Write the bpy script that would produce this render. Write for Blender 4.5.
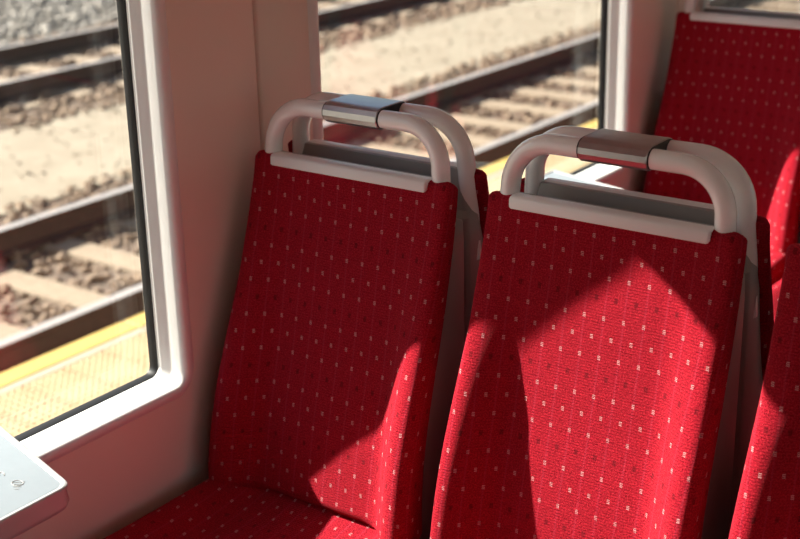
import bpy, bmesh, math, random
import numpy as np
from mathutils import Vector, Matrix
random.seed(7); rng = np.random.default_rng(7)
sc = bpy.context.scene
col = sc.collection
for o in list(bpy.data.objects): bpy.data.objects.remove(o)

# ------------------------------------------------------------ camera
F_PX = 1350.5
yaw, pit, rol = math.radians(36.19), math.radians(19.747), math.radians(-1.298)
fw = Vector((-math.sin(yaw)*math.cos(pit), math.cos(yaw)*math.cos(pit), -math.sin(pit)))
rt = Vector((math.cos(yaw), math.sin(yaw), 0)); up = rt.cross(fw)
r2 = math.cos(rol)*rt + math.sin(rol)*up; u2 = -math.sin(rol)*rt + math.cos(rol)*up
cam = bpy.data.cameras.new('camera'); camo = bpy.data.objects.new('camera', cam); col.objects.link(camo)
M = Matrix((r2, u2, -fw)).transposed().to_4x4(); M.translation = Vector((1.51, -1.6, 1.665))
camo.matrix_world = M
cam.sensor_width = 36; cam.lens = F_PX/800*36; cam.clip_start = 0.05; cam.clip_end = 500
cam.dof.use_dof = True; cam.dof.focus_distance = 1.95; cam.dof.aperture_fstop = 5.0
sc.camera = camo

# ------------------------------------------------------------ light
SUN = Vector((1.0, 0.193, -0.66)).normalized()          # travel direction of sunlight
sl = bpy.data.lights.new('sun', 'SUN'); so = bpy.data.objects.new('sun', sl); col.objects.link(so)
so.rotation_euler = SUN.to_track_quat('-Z', 'Y').to_euler(); so.location = (-8, -1, 7)
sl.energy = 18.5; sl.angle = math.radians(0.7); sl.color = (1.0, 0.945, 0.865)
w = bpy.data.worlds.new('world'); sc.world = w; w.use_nodes = True
nt = w.node_tree; nt.nodes.clear()
wo = nt.nodes.new('ShaderNodeOutputWorld'); bg = nt.nodes.new('ShaderNodeBackground')
sky = nt.nodes.new('ShaderNodeTexSky'); sky.sky_type = 'NISHITA'; sky.sun_disc = False
sky.sun_elevation = math.asin(-SUN.z); sky.sun_rotation = math.atan2(-SUN.x, -SUN.y)
sky.air_density = 1.0; sky.dust_density = 1.5
nt.links.new(sky.outputs[0], bg.inputs[0]); nt.links.new(bg.outputs[0], wo.inputs[0])
bg.inputs[1].default_value = 0.15
vs = sc.view_settings
vs.view_transform = 'Standard'; vs.look = 'None'; vs.gamma = 1; vs.use_curve_mapping = False
vs.exposure = 0.26
sc.cycles.use_denoising = True
sc.cycles.max_bounces = 12; sc.cycles.diffuse_bounces = 7; sc.cycles.transparent_max_bounces = 12
sc.cycles.sample_clamp_indirect = 8

# ------------------------------------------------------------ materials
def newmat(name):
    m = bpy.data.materials.new(name); m.use_nodes = True
    return m, m.node_tree, m.node_tree.nodes['Principled BSDF']
class G:
    def __init__(s, nt): s.nt = nt
    def n(s, t, **k):
        x = s.nt.nodes.new(t)
        for a, b in k.items(): setattr(x, a, b)
        return x
    def link(s, a, b): s.nt.links.new(a, b)
    def m(s, op, a, b=None, c=None):
        x = s.n('ShaderNodeMath', operation=op)
        for i, v in enumerate((a, b, c)):
            if v is None: continue
            if isinstance(v, (int, float)): x.inputs[i].default_value = v
            else: s.link(v, x.inputs[i])
        return x.outputs[0]
    def mix(s, f, a, b):
        x = s.n('ShaderNodeMix', data_type='RGBA')
        for i, v in ((0, f), (6, a), (7, b)):
            if isinstance(v, (int, float)): x.inputs[i].default_value = v
            elif isinstance(v, tuple): x.inputs[i].default_value = (*v, 1)
            else: s.link(v, x.inputs[i])
        return x.outputs[2]
    def noise(s, scale, detail=3, vec=None, rough=.5):
        x = s.n('ShaderNodeTexNoise'); x.inputs['Scale'].default_value = scale
        x.inputs['Detail'].default_value = detail; x.inputs['Roughness'].default_value = rough
        s.link(vec if vec else s.co(), x.inputs['Vector'])
        return x.outputs['Fac']
    def co(s):
        if not hasattr(s, '_c'): s._c = s.n('ShaderNodeTexCoord')
        return s._c.outputs['Object']
    def bump(s, h, strength, dist, bsdf):
        b = s.n('ShaderNodeBump'); b.inputs['Strength'].default_value = strength; b.inputs['Distance'].default_value = dist
        s.link(h, b.inputs['Height']); s.link(b.outputs[0], bsdf.inputs['Normal'])
def simple(name, c, rough=.5, metal=0, var=.0, scale=20, bump=0, bscale=200, coat=0, c2=None, spec=.5):
    m, nt, p = newmat(name); g = G(nt)
    p.inputs['Base Color'].default_value = (*c, 1); p.inputs['Roughness'].default_value = rough
    p.inputs['Metallic'].default_value = metal; p.inputs['Coat Weight'].default_value = coat
    p.inputs['Specular IOR Level'].default_value = spec
    if var or c2:
        f = g.noise(scale, 5, rough=.65)
        lo = c2 if c2 else tuple(x*(1-var) for x in c)
        f = g.m('MULTIPLY_ADD', f, 2.4, -.7); f = g.m('MAXIMUM', g.m('MINIMUM', f, 1.0), 0.0)
        g.link(g.mix(f, lo, c), p.inputs['Base Color'])
    if bump: g.bump(g.noise(bscale, 3), bump, .002, p)
    return m

def fabric_material():
    m, nt, p = newmat('red_patterned_plush'); g = G(nt)
    uv = g.n('ShaderNodeUVMap'); uv.uv_map = 'UVMap'
    sep = g.n('ShaderNodeSeparateXYZ'); g.link(uv.outputs[0], sep.inputs[0])
    U, V = sep.outputs[0], sep.outputs[1]
    P, Q = .0305, .0282
    a = g.m('DIVIDE', U, P); r = g.m('DIVIDE', V, Q)
    n = g.m('FLOOR', r)
    par = g.m('MODULO', n, 2.0)
    a2 = g.m('ADD', a, g.m('MULTIPLY', par, .5))
    X = g.m('MULTIPLY', g.m('SUBTRACT', g.m('FRACT', a2), .5), P)
    Y = g.m('MULTIPLY', g.m('SUBTRACT', g.m('FRACT', r), .5), Q)
    dark_row = g.m('LESS_THAN', g.m('MODULO', n, 4.0), .5)
    inx = g.m('LESS_THAN', g.m('ABSOLUTE', X), .0021)
    iny = g.m('LESS_THAN', g.m('ABSOLUTE', Y), .0034)
    box = g.m('MULTIPLY', inx, iny)
    # three short bars joined on alternate sides
    ph = g.m('FRACT', g.m('DIVIDE', g.m('ADD', Y, .0034), .00227))
    bars = g.m('LESS_THAN', ph, .55)
    side = g.m('GREATER_THAN', g.m('MULTIPLY', X, g.m('SUBTRACT', g.m('MULTIPLY', g.m('GREATER_THAN', Y, 0.0), 2.0), 1.0)), .0016)
    glyph = g.m('MULTIPLY', box, g.m('MAXIMUM', bars, side))
    dsq = g.m('MULTIPLY', g.m('LESS_THAN', g.m('ABSOLUTE', X), .0028), g.m('LESS_THAN', g.m('ABSOLUTE', Y), .0040))
    white = g.m('MULTIPLY', glyph, g.m('SUBTRACT', 1.0, dark_row))
    dark = g.m('MULTIPLY', dsq, dark_row)
    # stripes on the column lines of the odd rows
    sx = g.m('ABSOLUTE', g.m('SUBTRACT', g.m('FRACT', g.m('ADD', a, .5)), .5))
    stripe = g.m('LESS_THAN', sx, .045)
    soft = g.m('SUBTRACT', 1.0, g.m('SMOOTH_MIN', g.m('MULTIPLY', sx, 2.2), 1.0, .1))
    vec = g.n('ShaderNodeCombineXYZ'); g.link(U, vec.inputs[0]); g.link(V, vec.inputs[1])
    mott = g.noise(90, 4, vec.outputs[0], .7); fine = g.noise(1400, 2, vec.outputs[0], .6)
    base = g.mix(g.m('MULTIPLY_ADD', mott, 1.6, -.3), (.22, .0010, .011), (.43, .006, .022))
    base = g.mix(g.m('MULTIPLY', fine, .0), base, (.66, .045, .085))
    fib = g.noise(430, 3, vec.outputs[0], .75)
    base = g.mix(g.m('MINIMUM', g.m('MAXIMUM', g.m('MULTIPLY_ADD', fib, 4.5, -1.95), 0.0), .85), base, (.68, .028, .046))
    base = g.mix(g.m('MULTIPLY', soft, .12), base, (.48, .012, .045))
    base = g.mix(g.m('MULTIPLY', stripe, .22), base, (.60, .06, .11))
    base = g.mix(g.m('MULTIPLY', dark, .5), base, (.06, .004, .008))
    base = g.mix(g.m('MULTIPLY', white, .8), base, (.78, .42, .42))
    g.link(base, p.inputs['Base Color'])
    p.inputs['Roughness'].default_value = .95; p.inputs['Specular IOR Level'].default_value = .08
    p.inputs['Sheen Weight'].default_value = .08; p.inputs['Sheen Roughness'].default_value = .45
    p.inputs['Sheen Tint'].default_value = (1, .25, .3, 1)
    weave = g.m('SINE', g.m('MULTIPLY', V, 2*math.pi/.0042))
    h = g.m('ADD', g.m('MULTIPLY', fib, 1.3), g.m('ADD', g.m('MULTIPLY', weave, .12), g.m('MULTIPLY', mott, .6)))
    g.bump(h, 1.0, .0045, p)
    return m
FAB = fabric_material()
GREY = simple('grey_moulded_plastic', (.42, .41, .40), .38, bump=.15, bscale=600)
SHELL = simple('dark_grey_seat_shell', (.30, .285, .27), .42, bump=.2, bscale=500)
CAP = simple('light_grey_cap', (.82, .81, .80), .35)
TUBE = simple('warm_grey_painted_tube', (.88, .87, .86), .16, coat=.4)
STEEL = simple('brushed_steel', (.50, .48, .48), .33, 1.0, var=.12, scale=60)
WALL = simple('off_white_wall_laminate', (.78, .71, .62), .5, bump=.12, bscale=900)
FRAME = simple('white_window_frame', (.80, .80, .78), .4, bump=.25, bscale=1600)
BLACK = simple('black_rubber', (.012, .012, .013), .5)
FLOOR = simple('grey_speckled_floor', (.13, .13, .135), .6, var=.35, scale=160)
CEIL = simple('white_ceiling_panel', (.72, .71, .69), .6)
TTOP = simple('pale_blue_grey_table_laminate', (.261, .296, .326), .42, var=.06, scale=30)
TRIM = simple('white_table_edge', (.452, .452, .448), .3)
RUST = simple('rusty_rail_steel', (.074, .039, .026), .75, c2=(.039, .023, .017), scale=30)
RAILTOP = simple('polished_rail_head', (.42, .38, .36), .45, .35)
SLEEP = simple('weathered_concrete_sleeper', (.304, .238, .168), .9, c2=(.224, .163, .113), scale=14, bump=.4, bscale=60)
STONE = simple('brown_ballast_stone', (.333, .239, .161), .95, c2=(.104, .062, .044), scale=9)
STONE2 = simple('grey_ballast_stone', (.354, .325, .288), .95, c2=(.173, .149, .125), scale=8)
BED = simple('brown_ballast_bed', (.174, .120, .083), .95, c2=(.071, .048, .037), scale=11, bump=1, bscale=40)
SAND = simple('sandy_gravel', (.289, .243, .182), .95, c2=(.226, .182, .129), scale=2.5, bump=.8, bscale=60)
GRAVEL = simple('grey_gravel', (.314, .296, .268), .95, c2=(.204, .185, .167), scale=7, bump=1, bscale=30)
PAVER = simple('tan_paving_block', (.452, .354, .217), .9, c2=(.387, .291, .170), scale=12, bump=.4, bscale=150)
KERB = simple('pale_concrete_kerb', (.364, .305, .240), .9, var=.1, scale=10)
YELLOW = simple('yellow_safety_paint', (.46, .31, .075), .7, var=.12, scale=14)
SLAB = simple('platform_concrete', (.224, .191, .152), .9, var=.2, scale=6)
def glass_material():
    m = bpy.data.materials.new('window_glass'); m.use_nodes = True; nt = m.node_tree; nt.nodes.clear(); g = G(nt)
    out = g.n('ShaderNodeOutputMaterial'); tr = g.n('ShaderNodeBsdfTransparent'); gl = g.n('ShaderNodeBsdfGlossy'); mx = g.n('ShaderNodeMixShader')
    tr.inputs[0].default_value = (.93, .94, .92, 1); gl.inputs['Roughness'].default_value = .01
    ge = g.n('ShaderNodeNewGeometry'); dt = g.n('ShaderNodeVectorMath', operation='DOT_PRODUCT')
    g.link(ge.outputs['Normal'], dt.inputs[0]); g.link(ge.outputs['Incoming'], dt.inputs[1])
    c5 = g.m('POWER', g.m('SUBTRACT', 1.0, g.m('ABSOLUTE', dt.outputs['Value'])), 5.0)      # Schlick reflectance of one glass face
    g.link(g.m('MULTIPLY_ADD', c5, .95, .045), mx.inputs[0]); g.link(tr.outputs[0], mx.inputs[1]); g.link(gl.outputs[0], mx.inputs[2]); g.link(mx.outputs[0], out.inputs[0])
    return m
GLASS = glass_material()

# ------------------------------------------------------------ helpers
def mesh_obj(name, verts, faces, mats, parent=None, smooth=True, uvs=None, mi=None, sharp=None):
    me = bpy.data.meshes.new(name); me.from_pydata([tuple(v) for v in verts], [], faces)
    for m in (mats if isinstance(mats, (list, tuple)) else [mats]): me.materials.append(m)
    if mi: me.polygons.foreach_set('material_index', mi)
    me.polygons.foreach_set('use_smooth', [smooth]*len(me.polygons))
    if uvs is not None:
        l = me.uv_layers.new(name='UVMap')
        for lp in me.loops: l.data[lp.index].uv = uvs[lp.vertex_index]
    me.update()
    if smooth and sharp: me.set_sharp_from_angle(angle=math.radians(sharp))
    o = bpy.data.objects.new(name, me); col.objects.link(o)
    if parent: o.parent = parent
    return o
def tag(o, label=None, cat=None, group=None, kind=None):
    for k, v in (('label', label), ('category', cat), ('group', group), ('kind', kind)):
        if v: o[k] = v
    return o
def empty(name, loc=(0, 0, 0), rz=0):
    o = bpy.data.objects.new(name, None); col.objects.link(o); o.location = loc; o.rotation_euler.z = rz
    o.empty_display_size = .1
    return o
def copy_tree(o, parent=None):
    c = o.copy(); col.objects.link(c)
    if parent: c.parent = parent
    for ch in list(o.children): copy_tree(ch, c)
    return c
def loft(loops, closed=True, cap0=True, cap1=True):
    n = len(loops[0]); V = [p for l in loops for p in l]; Fc = []
    for i in range(len(loops)-1):
        for j in range(n if closed else n-1):
            a = i*n+j; b = i*n+(j+1) % n
            Fc.append((a, b, b+n, a+n))
    if cap0: Fc.append(tuple(range(n))[::-1])
    if cap1: Fc.append(tuple(range((len(loops)-1)*n, len(loops)*n)))
    return V, Fc
def fix(o):
    bm = bmesh.new(); bm.from_mesh(o.data); bmesh.ops.recalc_face_normals(bm, faces=bm.faces); bm.to_mesh(o.data); bm.free(); return o
def box(name, lo, hi, m, parent=None, bev=0, seg=2):
    bm = bmesh.new(); bmesh.ops.create_cube(bm, size=1)
    for v in bm.verts: v.co = Vector([(lo[i]+hi[i])/2 + v.co[i]*(hi[i]-lo[i]) for i in range(3)])
    if bev: bmesh.ops.bevel(bm, geom=bm.edges[:], offset=bev, segments=seg, affect='EDGES', profile=.5)
    me = bpy.data.meshes.new(name); bm.to_mesh(me); bm.free(); me.materials.append(m)
    if bev:
        for f in me.polygons: f.use_smooth = True
        me.set_sharp_from_angle(angle=math.radians(35))
    o = bpy.data.objects.new(name, me); col.objects.link(o)
    if parent: o.parent = parent
    return o
def tube(name, pts, r, m, parent=None, seg=18):
    pts = [Vector(p) for p in pts]; loops = []; nrm = None
    for i, p in enumerate(pts):
        t = (pts[min(i+1, len(pts)-1)]-pts[max(i-1, 0)]).normalized()
        if nrm is None: nrm = t.orthogonal().normalized()
        nrm = (nrm - t*nrm.dot(t)).normalized(); b = t.cross(nrm)
        loops.append([p + r*(math.cos(a)*nrm + math.sin(a)*b) for a in [2*math.pi*k/seg for k in range(seg)]])
    V, Fc = loft(loops); return fix(mesh_obj(name, V, Fc, m, parent, sharp=50))
def rrect(y0, y1, z0, z1, r, n=6):
    out = []
    for cy, cz, a0 in ((y1-r, z1-r, 0), (y0+r, z1-r, 90), (y0+r, z0+r, 180), (y1-r, z0+r, 270)):
        for k in range(n+1):
            a = math.radians(a0 + 90*k/n); out.append((cy+r*math.cos(a), cz+r*math.sin(a)))
    return out
def smooth_rows(rows, n):
    """resample control rows (tuples) with a Catmull-Rom spline"""
    R = np.array(rows, float); out = []
    for k in range(n):
        t = k/(n-1)*(len(R)-1); i = min(int(t), len(R)-2); f = t-i
        p0, p1, p2, p3 = R[max(i-1, 0)], R[i], R[i+1], R[min(i+2, len(R)-1)]
        out.append(.5*((2*p1)+(p2-p0)*f+(2*p0-5*p1+4*p2-p3)*f*f+(3*p1-p0-3*p2+p3)*f**3))
    return out

# ------------------------------------------------------------ the carriage shell
WX = 2.78; FZ = .07; CZ = 2.32
tag(box('floor', (-.08, -3.3, FZ-.05), (WX+.08, 5.1, FZ), FLOOR), kind='structure')
tag(box('ceiling', (-.08, -3.3, CZ), (WX+.08, 5.1, CZ+.05), CEIL), kind='structure')
tag(box('wall_front', (-.08, 5.1, FZ-.05), (WX+.08, 5.16, CZ+.05), WALL), kind='structure')
tag(box('wall_back', (-.08, -3.36, FZ-.05), (WX+.08, -3.3, CZ+.05), WALL), kind='structure')
ZB, ZT = .736, 1.595
def panel_parts(side, y0, y1, g0, g1, root, n):
    """one wall bay with its window; side 0 = left (x=0), 1 = right"""
    def P(y, z, x): return (x, y, z) if side == 0 else (WX-x, y, z)
    def ring(d, x, r): return [P(y, z, x) for y, z in rrect(g0-d, g1+d, ZB-d*.8, ZT+d, r+d)]
    # frame of the window, ribbed reveal
    prof = [(.006, -.074), (.0008, -.0555), (0, -.0545), (.0002, -.046), (.0007, -.0452), (.0008, -.0380), (.0013, -.0372), (.0015, -.0300), (.0021, -.0292), (.0024, -.022), (.0030, -.006), (.0042, .001), (.0070, .0050), (.0115, .0072), (.0165, .0070), (.0220, .0050), (.0270, .0020), (.0310, -.0010)]
    V, Fc = loft([ring(d, x, .016) for d, x in prof], cap0=False, cap1=False)
    win = fix(mesh_obj('window_%d' % n, V, Fc, FRAME, None, sharp=50)); tag(win, kind='structure')
    V, Fc = loft([ring(d, x, .016) for d, x in ((.004, -.076), (-.0012, -.074), (-.0012, -.057), (.0002, -.0552), (.004, -.0560), (.004, -.076))], cap0=False, cap1=False)
    gk = fix(mesh_obj('gasket', V, Fc, BLACK, win, sharp=40))
    gy = rrect(g0-.004, g1+.004, ZB-.004, ZT+.004, .02)
    V, Fc = loft([[P(y, z, x) for y, z in gy] for x in (-.079, -.073)])
    fix(mesh_obj('glass_pane', V, Fc, GLASS, win, smooth=False))
    # wall panel around it
    inner = [(d, x) for d, x in ((.0260, -.0), (.030, 0), (.034, 0), (.050, 0))]
    loops = [ring(d, x, .016) for d, x in inner]
    cy, cz = (g0+g1)/2, (ZB+ZT)/2; a, b, c, d_ = y0, y1, FZ, CZ; base = rrect(g0-.050, g1+.050, ZB-.040, ZT+.050, .066)
    outp = []
    for k, (y, z) in enumerate(base):
        corner = k % 7 == 3
        if corner: outp.append((b if y > cy else a, d_ if z > cz else c)); continue
        dy, dz = y-cy, z-cz; q = k % 7; side_y = (k//7, q < 3) in ((0, True), (1, False), (2, True), (3, False))
        if side_y: outp.append((b if dy > 0 else a, z))
        else: outp.append((y, d_ if dz > 0 else c))
    def shrink(e): return [(min(max(y, a+e), b-e), min(max(z, c), d_)) for y, z in outp]
    loops += [[P(y, z, 0) for y, z in shrink(.006)], [P(y, z, -.0015) for y, z in shrink(.002)], [P(y, z, -.006) for y, z in shrink(0)], [P(y, z, -.03) for y, z in shrink(0)]]
    V, Fc = loft(loops, cap0=False, cap1=False)
    fix(mesh_obj('wall_panel', V, Fc, WALL, root, sharp=60))
wl = tag(empty('wall_left'), kind='structure'); wr = tag(empty('wall_right'), kind='structure')
bays = [(-3.3, -1.579, -3.02, -1.80), (-1.575, .073, -1.352, -.157), (.077, 1.727, .240, 1.440), (1.731, 3.377, 1.93, 3.05), (3.381, 5.1, 3.58, 4.78)]
for i, (a, b, c, d) in enumerate(bays):
    panel_parts(0, a, b, c, d, wl, (9, 1, 2, 3, 4)[i])
    panel_parts(1, a, b, c, d, wr, 5+i if i else 10)
for side, root in ((0, wl), (1, wr)):       # dark backing strip behind each joint
    for y in (-1.577, .075, 1.729, 3.379):
        x = (-.028, -.018) if side == 0 else (WX+.018, WX+.028)
        box('joint_strip', (x[0], y-.006, FZ), (x[1], y+.006, CZ), SHELL, root)

# ------------------------------------------------------------ seats
HW = .199; YM = .055
def section(hw, yf, rec, th, r=.016, bw=.07, N=36):
    pts = []
    for k in range(N+1):
        s = k/N*2-1
        s = math.sin(s*math.pi/2)*.45 + s*.55
        x = s*hw; d = hw-abs(x)
        t = min(max((d-.022)/bw, 0), 1); y = yf + rec*(t*t*(3-2*t))
        if d < r: y += (r-math.sqrt(max(r*r-(r-d)**2, 0)))*min(1, th/r*.7)
        pts.append((x, y))
    for k in range(1, 6):
        pts.append((hw - (hw*.06)*(k/5)**2, yf+th*.72+(th*.28)*k/5))
    for k in range(5, 0, -1):
        pts.append((-(hw - (hw*.06)*(k/5)**2), yf+th*.72+(th*.28)*k/5))
    return pts
def arc_u(pts):
    u = [0]
    for i in range(1, len(pts)): u.append(u[-1]+math.dist(pts[i], pts[i-1]))
    mid = u[18]; return [x-mid for x in u]
BACK = [  # z, yf, hw, rec, th
    (1.094, .000, HW, .000, .022), (1.065, -.007, HW, .003, .026), (1.02, -.020, HW, .008, .032), (.97, -.036, HW, .012, .038),
    (.91, -.056, HW, .020, .044), (.85, -.080, HW+.001, .031, .05), (.79, -.104, HW+.002, .041, .055), (.73, -.126, HW+.003, .046, .06),
    (.67, -.143, HW+.004, .048, .065), (.61, -.155, HW+.005, .048, .07), (.565, -.160, HW+.005, .044, .075)]
def build_seat(front=True):
    root = empty('passenger_seat')
    rows = [(1.104, .011, HW-.020, 0, .004), (1.1035, .0075, HW-.0125, 0, .010), (1.101, .003, HW-.006, 0, .016), (1.0975, .001, HW-.002, 0, .020)] + smooth_rows(BACK, 44) + [(.553, -.152, HW, .046, .06), (.548, -.135, HW-.01, .03, .035)]
    loops, uvs, s, prev = [], [], 0, None
    for z, yf, hw, rec, th in rows:
        sec = section(hw, yf, rec, th, r=.018)
        if prev: s += math.dist((z, yf+rec), prev)
        prev = (z, yf+rec)
        loops.append([(x, y, z) for x, y in sec]); uvs += [(u+.0153+3.05, s+.001) for u in arc_u(sec)]
    V, Fc = loft(loops); fix(mesh_obj('backrest_cushion', V, Fc, FAB, root, uvs=uvs, sharp=60))
    # seat cushion
    CU = [(-.092, .550, HW-.006, .000, .05), (-.098, .564, HW+.002, .008, .07), (-.120, .570, HW+.006, .020, .08), (-.20, .568, HW+.010, .028, .09), (-.32, .567, HW+.012, .030, .09), (-.45, .570, HW+.012, .026, .09), (-.54, .566, HW+.010, .016, .088), (-.585, .552, HW+.006, .008, .075), (-.605, .530, HW-.004, .0, .05), (-.607, .515, HW-.01, 0, .03)]
    loops, uvs, s, prev = [], [], 0, None
    for y, zt, hw, rec, th in smooth_rows(CU, 40):
        sec = section(hw, 0, rec, th, r=.018)
        if prev: s += math.dist((y, zt-rec), prev)
        prev = (y, zt-rec)
        loops.append([(x, y, zt-n) for x, n in sec]); uvs += [(u+.0153+3.05, s+.02) for u in arc_u(sec)]
    V, Fc = loft(loops); fix(mesh_obj('seat_cushion', V, Fc, FAB, root, uvs=uvs, sharp=60))
    # shell: thin wall behind the cushion at the top, then the solid moulded back
    def shell_loop(z, ya, yb, hw, r=.010):
        r = min(r, (yb-ya)*.45, hw*.5)
        return [(x, y, z) for x, y in rrect(-hw, hw, ya, yb, r, 4)]
    def yf(z):
        zs = [b[0] for b in BACK][::-1]; return float(np.interp(z, zs, [b[1]+b[4] for b in BACK][::-1]))
    L = []
    L.append(shell_loop(1.1045, .0192, .0245, HW-.034)); L.append(shell_loop(1.1035, .0192, .0262, HW-.031))
    L.append(shell_loop(1.06, yf(1.06), .034, HW-.026)); L.append(shell_loop(1.042, yf(1.04), .038, HW-.018))
    L.append(shell_loop(1.034, yf(1.03), YM-.0015, HW-.012))
    for z in (1.0, .95, .9, .84, .78, .72, .66, .60, .54): L.append(shell_loop(z, yf(z)-.004, YM-.0015, HW-.010))
    L.append(shell_loop(.47, -.06, YM-.0015, HW-.012)); L.append(shell_loop(.42, -.03, YM-.0015, HW-.03))
    V, Fc = loft(L); fix(mesh_obj('seat_shell', V, Fc, SHELL, root, sharp=40))
    # light cap that clips over the top of the fabric
    cw = .154; prof = [(-.0045, 1.0870), (-.0055, 1.0880), (-.0050, 1.1015), (-.0030, 1.1045), (.003, 1.1062), (.012, 1.1062), (.0178, 1.1055), (.0190, 1.1045), (.0190, 1.100), (.017, 1.0985), (.012, 1.0985), (.004, 1.0985), (-.0015, 1.088)]
    L = []
    for x, e in ((-cw, .004), (-cw+.0015, .0012), (-cw+.004, 0), (0, 0), (cw-.004, 0), (cw-.0015, .0012), (cw, .004)):
        L.append([(x, y+(e*.6 if y < .02 else -e*.6), z-(e*.5 if z > 1.1 else -e)) for y, z in prof])
    V, Fc = loft(L); fix(mesh_obj('top_cap', V, Fc, CAP, root, sharp=45))
    # tubular grab handle
    zt_, yt, yb, R, xl = 1.182, .027, .018, .066, .165
    def yz(z): return yt + (yb-yt)*(zt_-z)/.09 if z > 1.0 else max(yt+(yb-yt)*(zt_-1.0)/.09, 0)
    pts = [(-xl-.012, yz(1.10)+.002, .96), (-xl-.006, yz(1.10), 1.04)]
    for k in range(13):
        a = math.radians(180-90*k/12); pts.append((-xl+R+R*math.cos(a), 0, zt_-R+R*math.sin(a)))
    pts += [(-xl+R+.03, 0, zt_), (0, 0, zt_), (xl-R-.03, 0, zt_)]
    for k in range(13):
        a = math.radians(90-90*k/12); pts.append((xl-R+R*math.cos(a), 0, zt_-R+R*math.sin(a)))
    pts += [(xl+.006, 0, 1.04), (xl+.008, 0, .96), (xl+.004, 0, .89)]
    pts2 = []
    for x, y, z in pts:
        y = yt+(yb-yt)*min((zt_-z)/.09, 1.0)
        if z < 1.03: y = yb + (z-1.03)*-.03
        pts2.append((x, y, z))
    tube('grab_handle', pts2, .0145, TUBE, root, 20)
    # support under the seat
    sp = box('support_arm', (-.05, -.50, .40), (.05, .04, .485), SHELL, root, .012)
    box('pedestal', (-.045, -.10, FZ), (.045, .04, .42), SHELL, root, .01)
    box('foot_plate', (-.09, -.16, FZ), (.09, .045, FZ+.014), STEEL, root, .004)
    if front:
        # folded metal sleeve wrapping this handle and its neighbour behind
        c0, c1, r = .027, 2*YM-.027, .0168
        prof = []
        for a in (100, 130, 160, 190, 220, 250, 270): prof.append((c0+r*math.cos(math.radians(a)), zt_+r*math.sin(math.radians(a))))
        prof += [(c0+.008, zt_-r+.001), (c1-.008, zt_-r+.001)]
        for a in (-90, -60, -30, 0, 30, 60, 80): prof.append((c1+r*math.cos(math.radians(a)), zt_+r*math.sin(math.radians(a))))
        prof += [(c1-.004, zt_+r+.0008), (c0+.004, zt_+r+.0008)]
        prof = [(y-.0005, z) for y, z in prof]
        L = [[(x, YM+(y-YM)*k, zt_+(z-zt_)*(1+(k-1)*2)) for y, z in prof] for x, k in ((-.0525, .975), (-.0515, 1), (.0515, 1), (.0525, .975))]
        V, Fc = loft(L); sl_ = fix(mesh_obj('clamp_sleeve', V, Fc, STEEL, root, sharp=28)); sl_['label'] = 'brushed metal sleeve joining two handles'
        # dark rubber joint rings at the ends of the sleeve
        for x0 in (-.0545, .0525):
            L = [[(x, YM+(y-YM)*.96, zt_+(z-zt_)*.93) for y, z in prof] for x in (x0, x0+.002)]
            V, Fc = loft(L); fix(mesh_obj('joint_ring', V, Fc, BLACK, root, sharp=28))
    return root
seatF = build_seat(True); seatR = build_seat(False)
XS = (.2395, .6925, 1.143)
rows = [  # y, rotated, front-type, labels, group
    (0.0, 0, True, ('red patterned seat beside the window pillar, upper body mostly in shadow', 'middle red seat with a peaked patch of sunlight and dull metal handle clamp', 'red seat cut off at the right edge, only its left side showing')),
    (2*YM, math.pi, False, ('rear seat back to back with the pillar seat, only grey back and red edge showing', 'rear seat back to back with the middle seat, only grey back and red edge showing', 'rear seat back to back with the seat cut off at the right edge')),
    (1.62, 0, True, ('far red seat at the top right beyond the second window, sunlit triangle at its side', 'far red seat one place in from the window of the far row', 'far red seat on the aisle side of the far row')),
    (1.62+2*YM, math.pi, False, ('seat behind the far red window seat, facing away from it', 'seat behind the middle seat of the far row, facing away', 'seat behind the aisle seat of the far row, facing away')),
    (-1.53, math.pi, False, ('near seat under the first window facing the pillar seat', 'near seat facing the middle red seat', 'near aisle seat facing the seat at the right edge')),
]
uF = uR = False
for y, rz, isf, labels in rows:
    for x, lab in zip(XS, labels):
        if isf: o = seatF if not uF else copy_tree(seatF); uF = True
        else: o = seatR if not uR else copy_tree(seatR); uR = True
        o.location = (x, y, 0); o.rotation_euler.z = rz; tag(o, lab, 'seat', 'red passenger seats in rows')

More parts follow.
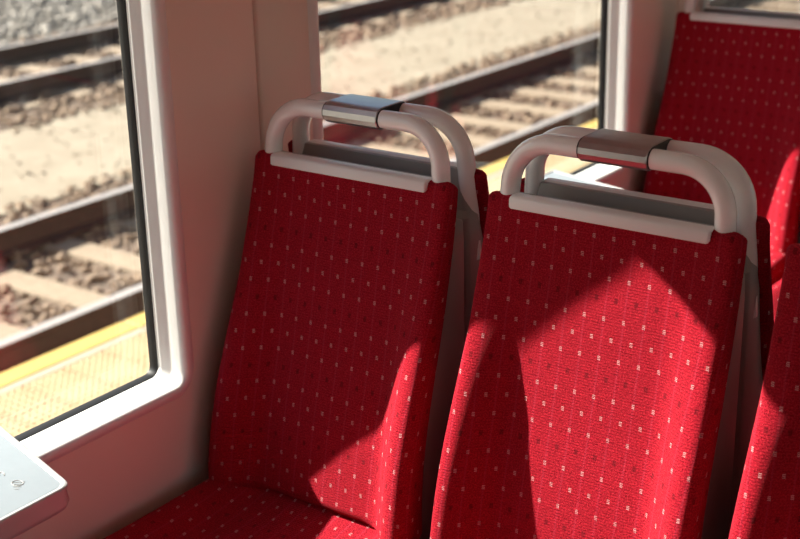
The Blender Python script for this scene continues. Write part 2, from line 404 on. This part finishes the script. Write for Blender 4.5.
# ------------------------------------------------------------ window tables
def build_table(y0, y1, label, xw=.190):
    root = empty('window_table', (0, (y0+y1)/2, 0)); h = (y1-y0)/2; z1 = .786
    def rl(e, z, r=.016):
        # plan outline, ends slightly flared towards the wall
        out = []
        fr_ = rrect(-.042+e, xw-e, -h+e, h-e, r, 6); fr_ = fr_[:7] + [(-.042+e, h-e), (-.042+e, -h+e)] + fr_[21:]
        for x, y in fr_:
            fl = (xw-x)*.28; out.append((x, y*(1+fl/h), z))
        return out
    L = [rl(.020, z1-.040), rl(.010, z1-.039), rl(.004, z1-.034), rl(.001, z1-.026), rl(.003, z1-.010), rl(.001, z1-.005), rl(.0012, z1-.0015), rl(.003, z1), rl(.007, z1), rl(.009, z1-.0018), rl(.010, z1-.0025)]
    V, Fc = loft(L); fix(mesh_obj('table_body', V, Fc, TRIM, root, sharp=50))
    L = [rl(.0100, z1-.004, .012), rl(.0100, z1-.0016, .012), rl(.012, z1-.0012, .012)]
    V, Fc = loft(L); s = fix(mesh_obj('table_top', V, Fc, TTOP, root, sharp=40)); s['label'] = 'pale blue grey inset top'
    # faint raised marks near the corner
    zc = z1-.0010
    def stroke(pts): tube('raised_mark', [(x, y, zc) for x, y in pts], .0006, TRIM, root, 6)
    c = (.100, h-.035)
    stroke([(c[0]-.018+.010*math.cos(a), c[1]-.002+.006*math.sin(a)) for a in np.linspace(.3, 4.6, 14)])
    stroke([(c[0]-.016+.004*math.cos(a), c[1]+.001+.004*math.sin(a)) for a in np.linspace(0, 5.2, 12)])
    for k in range(4): stroke([(c[0]+.016+.006*k, c[1]-.008-.003*k), (c[0]+.030+.003*k, c[1]+.004-.006*k)])
    stroke([(c[0]+.024+.009*math.cos(a), c[1]-.004+.007*math.sin(a)) for a in np.linspace(0, 6.2, 14)])
    # bracket down the wall
    box('wall_bracket', (.001, -.03, .52), (.02, .03, z1-.039), GREY, root, .004)
    tag(root, label, 'table')
    return root
build_table(-1.02, -.556, 'small white rimmed table under the near window at lower left')
build_table(.64, 1.09, 'small white table under the second window, glimpsed behind the middle seat handle')
build_table(2.29, 2.74, 'small white table under the window beyond the far red seat')

# ------------------------------------------------------------ outside: platform, tracks, ground
GZ = -1.07; RT = -.88
def ground_grid(name, x0, x1, y0, y1, z, m, amp, nx, ny, prof=None):
    xs = np.linspace(x0, x1, nx); ys = np.linspace(y0, y1, ny); V = []; Fc = []
    for j, y in enumerate(ys):
        for i, x in enumerate(xs):
            zz = z + (prof(x) if prof else 0) + amp*(random.random()-.5)
            V.append((x, y, zz))
    for j in range(ny-1):
        for i in range(nx-1):
            a = j*nx+i; Fc.append((a, a+1, a+nx+1, a+nx))
    return tag(mesh_obj(name, V, Fc, m), kind='structure')
def gp(x):   # gentle shoulders of the ballast towards the path
    return 0.0
ground_grid('ground', -60, -2.6, -30, 60, GZ-.05, GRAVEL, .0, 30, 40)
ground_grid('ballast_bed', -6.05, -2.62, -2, 24, GZ-.012, BED, .03, 60, 300)
ground_grid('sand_path', -7.95, -5.95, -4, 30, GZ-.0, SAND, .015, 30, 260)
ground_grid('ballast_bed', -11.3, -7.85, -2, 30, GZ-.012, BED, .03, 50, 260)
def stones(name, n, xr, yr, size, mat, zf):
    ico = bmesh.new(); bmesh.ops.create_icosphere(ico, subdivisions=1, radius=1)
    bv = np.array([v.co[:] for v in ico.verts]); bf = np.array([[v.index for v in f.verts] for f in ico.faces]); ico.free()
    keep = ~np.array([False]*12)
    nv, nf = len(bv), len(bf)
    X = rng.uniform(*xr, n); Y = rng.uniform(*yr, n)
    V = bv[None]*(1+rng.uniform(-.25, .25, (n, nv, 1)))
    s = rng.uniform(size[0], size[1], (n, 1, 1))*np.stack([rng.uniform(.7, 1.2, n), rng.uniform(.7, 1.2, n), rng.uniform(.5, .9, n)], 1)[:, None]
    V = V*s; a = rng.uniform(0, 6.28, n); ca, sa = np.cos(a)[:, None], np.sin(a)[:, None]
    x = V[..., 0]*ca-V[..., 1]*sa; y = V[..., 0]*sa+V[..., 1]*ca
    V = np.stack([x+X[:, None], y+Y[:, None], V[..., 2]+zf(X, Y)[:, None]], -1).reshape(-1, 3)
    Fi = (bf[None]+np.arange(n)[:, None, None]*nv).reshape(-1)
    me = bpy.data.meshes.new(name); me.vertices.add(len(V)); me.vertices.foreach_set('co', V.ravel())
    me.loops.add(len(Fi)); me.loops.foreach_set('vertex_index', Fi); me.polygons.add(len(Fi)//3)
    me.polygons.foreach_set('loop_start', np.arange(0, len(Fi), 3)); me.polygons.foreach_set('loop_total', np.full(len(Fi)//3, 3))
    me.update(calc_edges=True); me.materials.append(mat); o = bpy.data.objects.new(name, me); col.objects.link(o); return o
tag(stones('ballast_stones', 15000, (-6.1, -2.75), (.5, 16), (.018, .040), STONE, lambda X, Y: GZ+rng.uniform(-.02, .015, len(X))-.07*(np.abs(X+4.46) < 1.22)*(np.abs((Y-.35+2+.3) % .6-.3) < .125)), 'loose brown ballast stones around the near railway track', 'ballast', kind='stuff')
tag(stones('ballast_stones', 12000, (-11.4, -7.8), (4, 22), (.022, .050), STONE, lambda X, Y: GZ+rng.uniform(-.02, .015, len(X))-.07*(np.abs(X+9.6) < 1.22)*(np.abs((Y-.35+.3) % .6-.3) < .125)), 'loose brown ballast stones around the far railway track', 'ballast', kind='stuff')
tag(stones('gravel_stones', 7000, (-17, -11.2), (6, 22), (.03, .08), STONE2, lambda X, Y: GZ-.03+rng.uniform(-.01, .04, len(X))), 'grey gravel stones beyond the far railway track', 'gravel', kind='stuff')
tag(stones('gravel_stones', 1500, (-7.9, -5.9), (1, 20), (.006, .018), SAND, lambda X, Y: GZ+rng.uniform(0, .012, len(X))), 'small pebbles strewn on the sandy path between the two tracks', 'gravel', kind='stuff')

def rail_prof():
    h = [(-.036, 0), (-.036, -.012), (-.030, -.038), (-.009, -.050), (-.009, -.140), (-.070, -.158), (-.070, -.170)]
    return h + [(-x, z) for x, z in h[::-1]]
def make_track(xc, y0, y1, ny, label):
    root = empty('railway_track', (xc, 0, 0))
    for s in (-1, 1):
        pr = rail_prof(); n = len(pr); V = [(s*.75+x, y, RT+z) for y in (y0, y1) for x, z in pr]
        Fc = [(j, (j+1) % n, n+(j+1) % n, n+j) for j in range(n)] + [tuple(range(n))[::-1], tuple(range(n, 2*n))]
        o = mesh_obj('rail', V, Fc, [RUST, RAILTOP], root, smooth=False, mi=[1 if j in (n-1,) else 0 for j in range(n)]+[0, 0]); fix(o)
    first = None
    for k in range(ny):
        y = .35+k*.6
        if first is None:
            bm = bmesh.new(); bmesh.ops.create_cube(bm, size=1)
            for v in bm.verts:
                t = .8 if v.co.z > 0 else 1
                v.co = Vector((v.co.x*2.4, v.co.y*.26*t, (RT-.170)-.075+v.co.z*.15))
            bmesh.ops.bevel(bm, geom=bm.edges[:], offset=.012, segments=1, affect='EDGES')
            me = bpy.data.meshes.new('sleeper'); bm.to_mesh(me); bm.free(); me.materials.append(SLEEP)
            bm = bmesh.new(); r_ = bmesh.ops.create_cube(bm, size=1)
            for v in r_['verts']: v.co = Vector((v.co.x*.055, v.co.y*.09, RT-.158+v.co.z*.03))
            mc = bpy.data.meshes.new('rail_clip'); bm.to_mesh(mc); bm.free(); mc.materials.append(RUST); first = True
        o = bpy.data.objects.new('sleeper', me); col.objects.link(o); o.parent = root; o.location = (random.uniform(-.02, .02), y+y0, random.uniform(-.006, .004)); o.rotation_euler.z = random.uniform(-.01, .01)
        for q in (-.848, -.652, .652, .848):
            c = bpy.data.objects.new('rail_clip', mc); col.objects.link(c); c.parent = o; c.location.x = q-o.location.x
    tag(root, label, 'railway track')
make_track(-4.46, -2, 22, 38, 'nearer railway track next to the yellow platform edge')
make_track(-9.60, 0, 30, 48, 'farther railway track beyond the sandy path')

# platform beside the train
PZ = -.45; PE = -2.56
plat = box('platform', (PE+.02, -6, -1.3), (-.35, 24, PZ-.045), SLAB); tag(plat, kind='structure')
box('kerb_side', (PE, -6, -1.3), (PE+.06, 24, PZ-.012), KERB, plat)
first = None
for k in range(30):
    y = -6+k*1.0
    o = box('yellow_edge_stone', (PE-.03, y+.004, PZ-.06), (PE+.085, y+.996, PZ), YELLOW, plat, .006, 1) if first is None else first.copy()
    if first is None: first = o; 
    else: col.objects.link(o); o.location.y = k*1.0
first = None
for k in range(30):
    o = box('kerb_stone', (PE+.089, -5.996, PZ-.06), (PE+.135, -5.004, PZ-.001), KERB, plat, .004, 1) if first is None else first.copy()
    if first is None: first = o
    else: col.objects.link(o); o.location.y = k*1.0
TS, GAP = .198, .004
def tile_geo(bm, x, y, dz=0):
    r_ = bmesh.ops.create_cube(bm, size=1)
    for v in r_['verts']:
        t = .985 if v.co.z > 0 else 1
        v.co = Vector((x+v.co.x*TS*t, y+v.co.y*TS*t, PZ-.024+v.co.z*.04+dz))
    for i in range(6):
        for j in range(6):
            cx, cy = x+(i-2.5)*.033, y+(j-2.5)*.033
            lo = [bm.verts.new((cx+a*.0125, cy+b*.0125, PZ-.0041+dz)) for a, b in ((-1, -1), (1, -1), (1, 1), (-1, 1))]
            hi = [bm.verts.new((cx+a*.0085, cy+b*.0085, PZ+.002+dz)) for a, b in ((-1, -1), (1, -1), (1, 1), (-1, 1))]
            bm.faces.new(hi)
            for k in range(4): bm.faces.new((lo[k], lo[(k+1) % 4], hi[(k+1) % 4], hi[k]))
cells = [(PE+.137+TS/2+i*(TS+GAP), -1.4+j*(TS+GAP)) for j in range(56) for i in range(10)]
near = sorted(cells, key=lambda c: abs(c[0]+2.0)*1.2+abs(c[1]-2.6))
bm = bmesh.new(); tile_geo(bm, 0, 0); pm = bpy.data.meshes.new('paving_tile'); bm.to_mesh(pm); bm.free(); pm.materials.append(PAVER)
for x, y in near[:300]:
    o = bpy.data.objects.new('paving_tile', pm); col.objects.link(o); o.parent = plat; o.location = (x, y, random.uniform(-.001, .001))
bm = bmesh.new()
for x, y in near[300:]: tile_geo(bm, x, y)
pm2 = bpy.data.meshes.new('paving_tiles'); bm.to_mesh(pm2); bm.free(); pm2.materials.append(PAVER)
o = bpy.data.objects.new('paving_tiles', pm2); col.objects.link(o); o.parent = plat; o['kind'] = 'stuff'
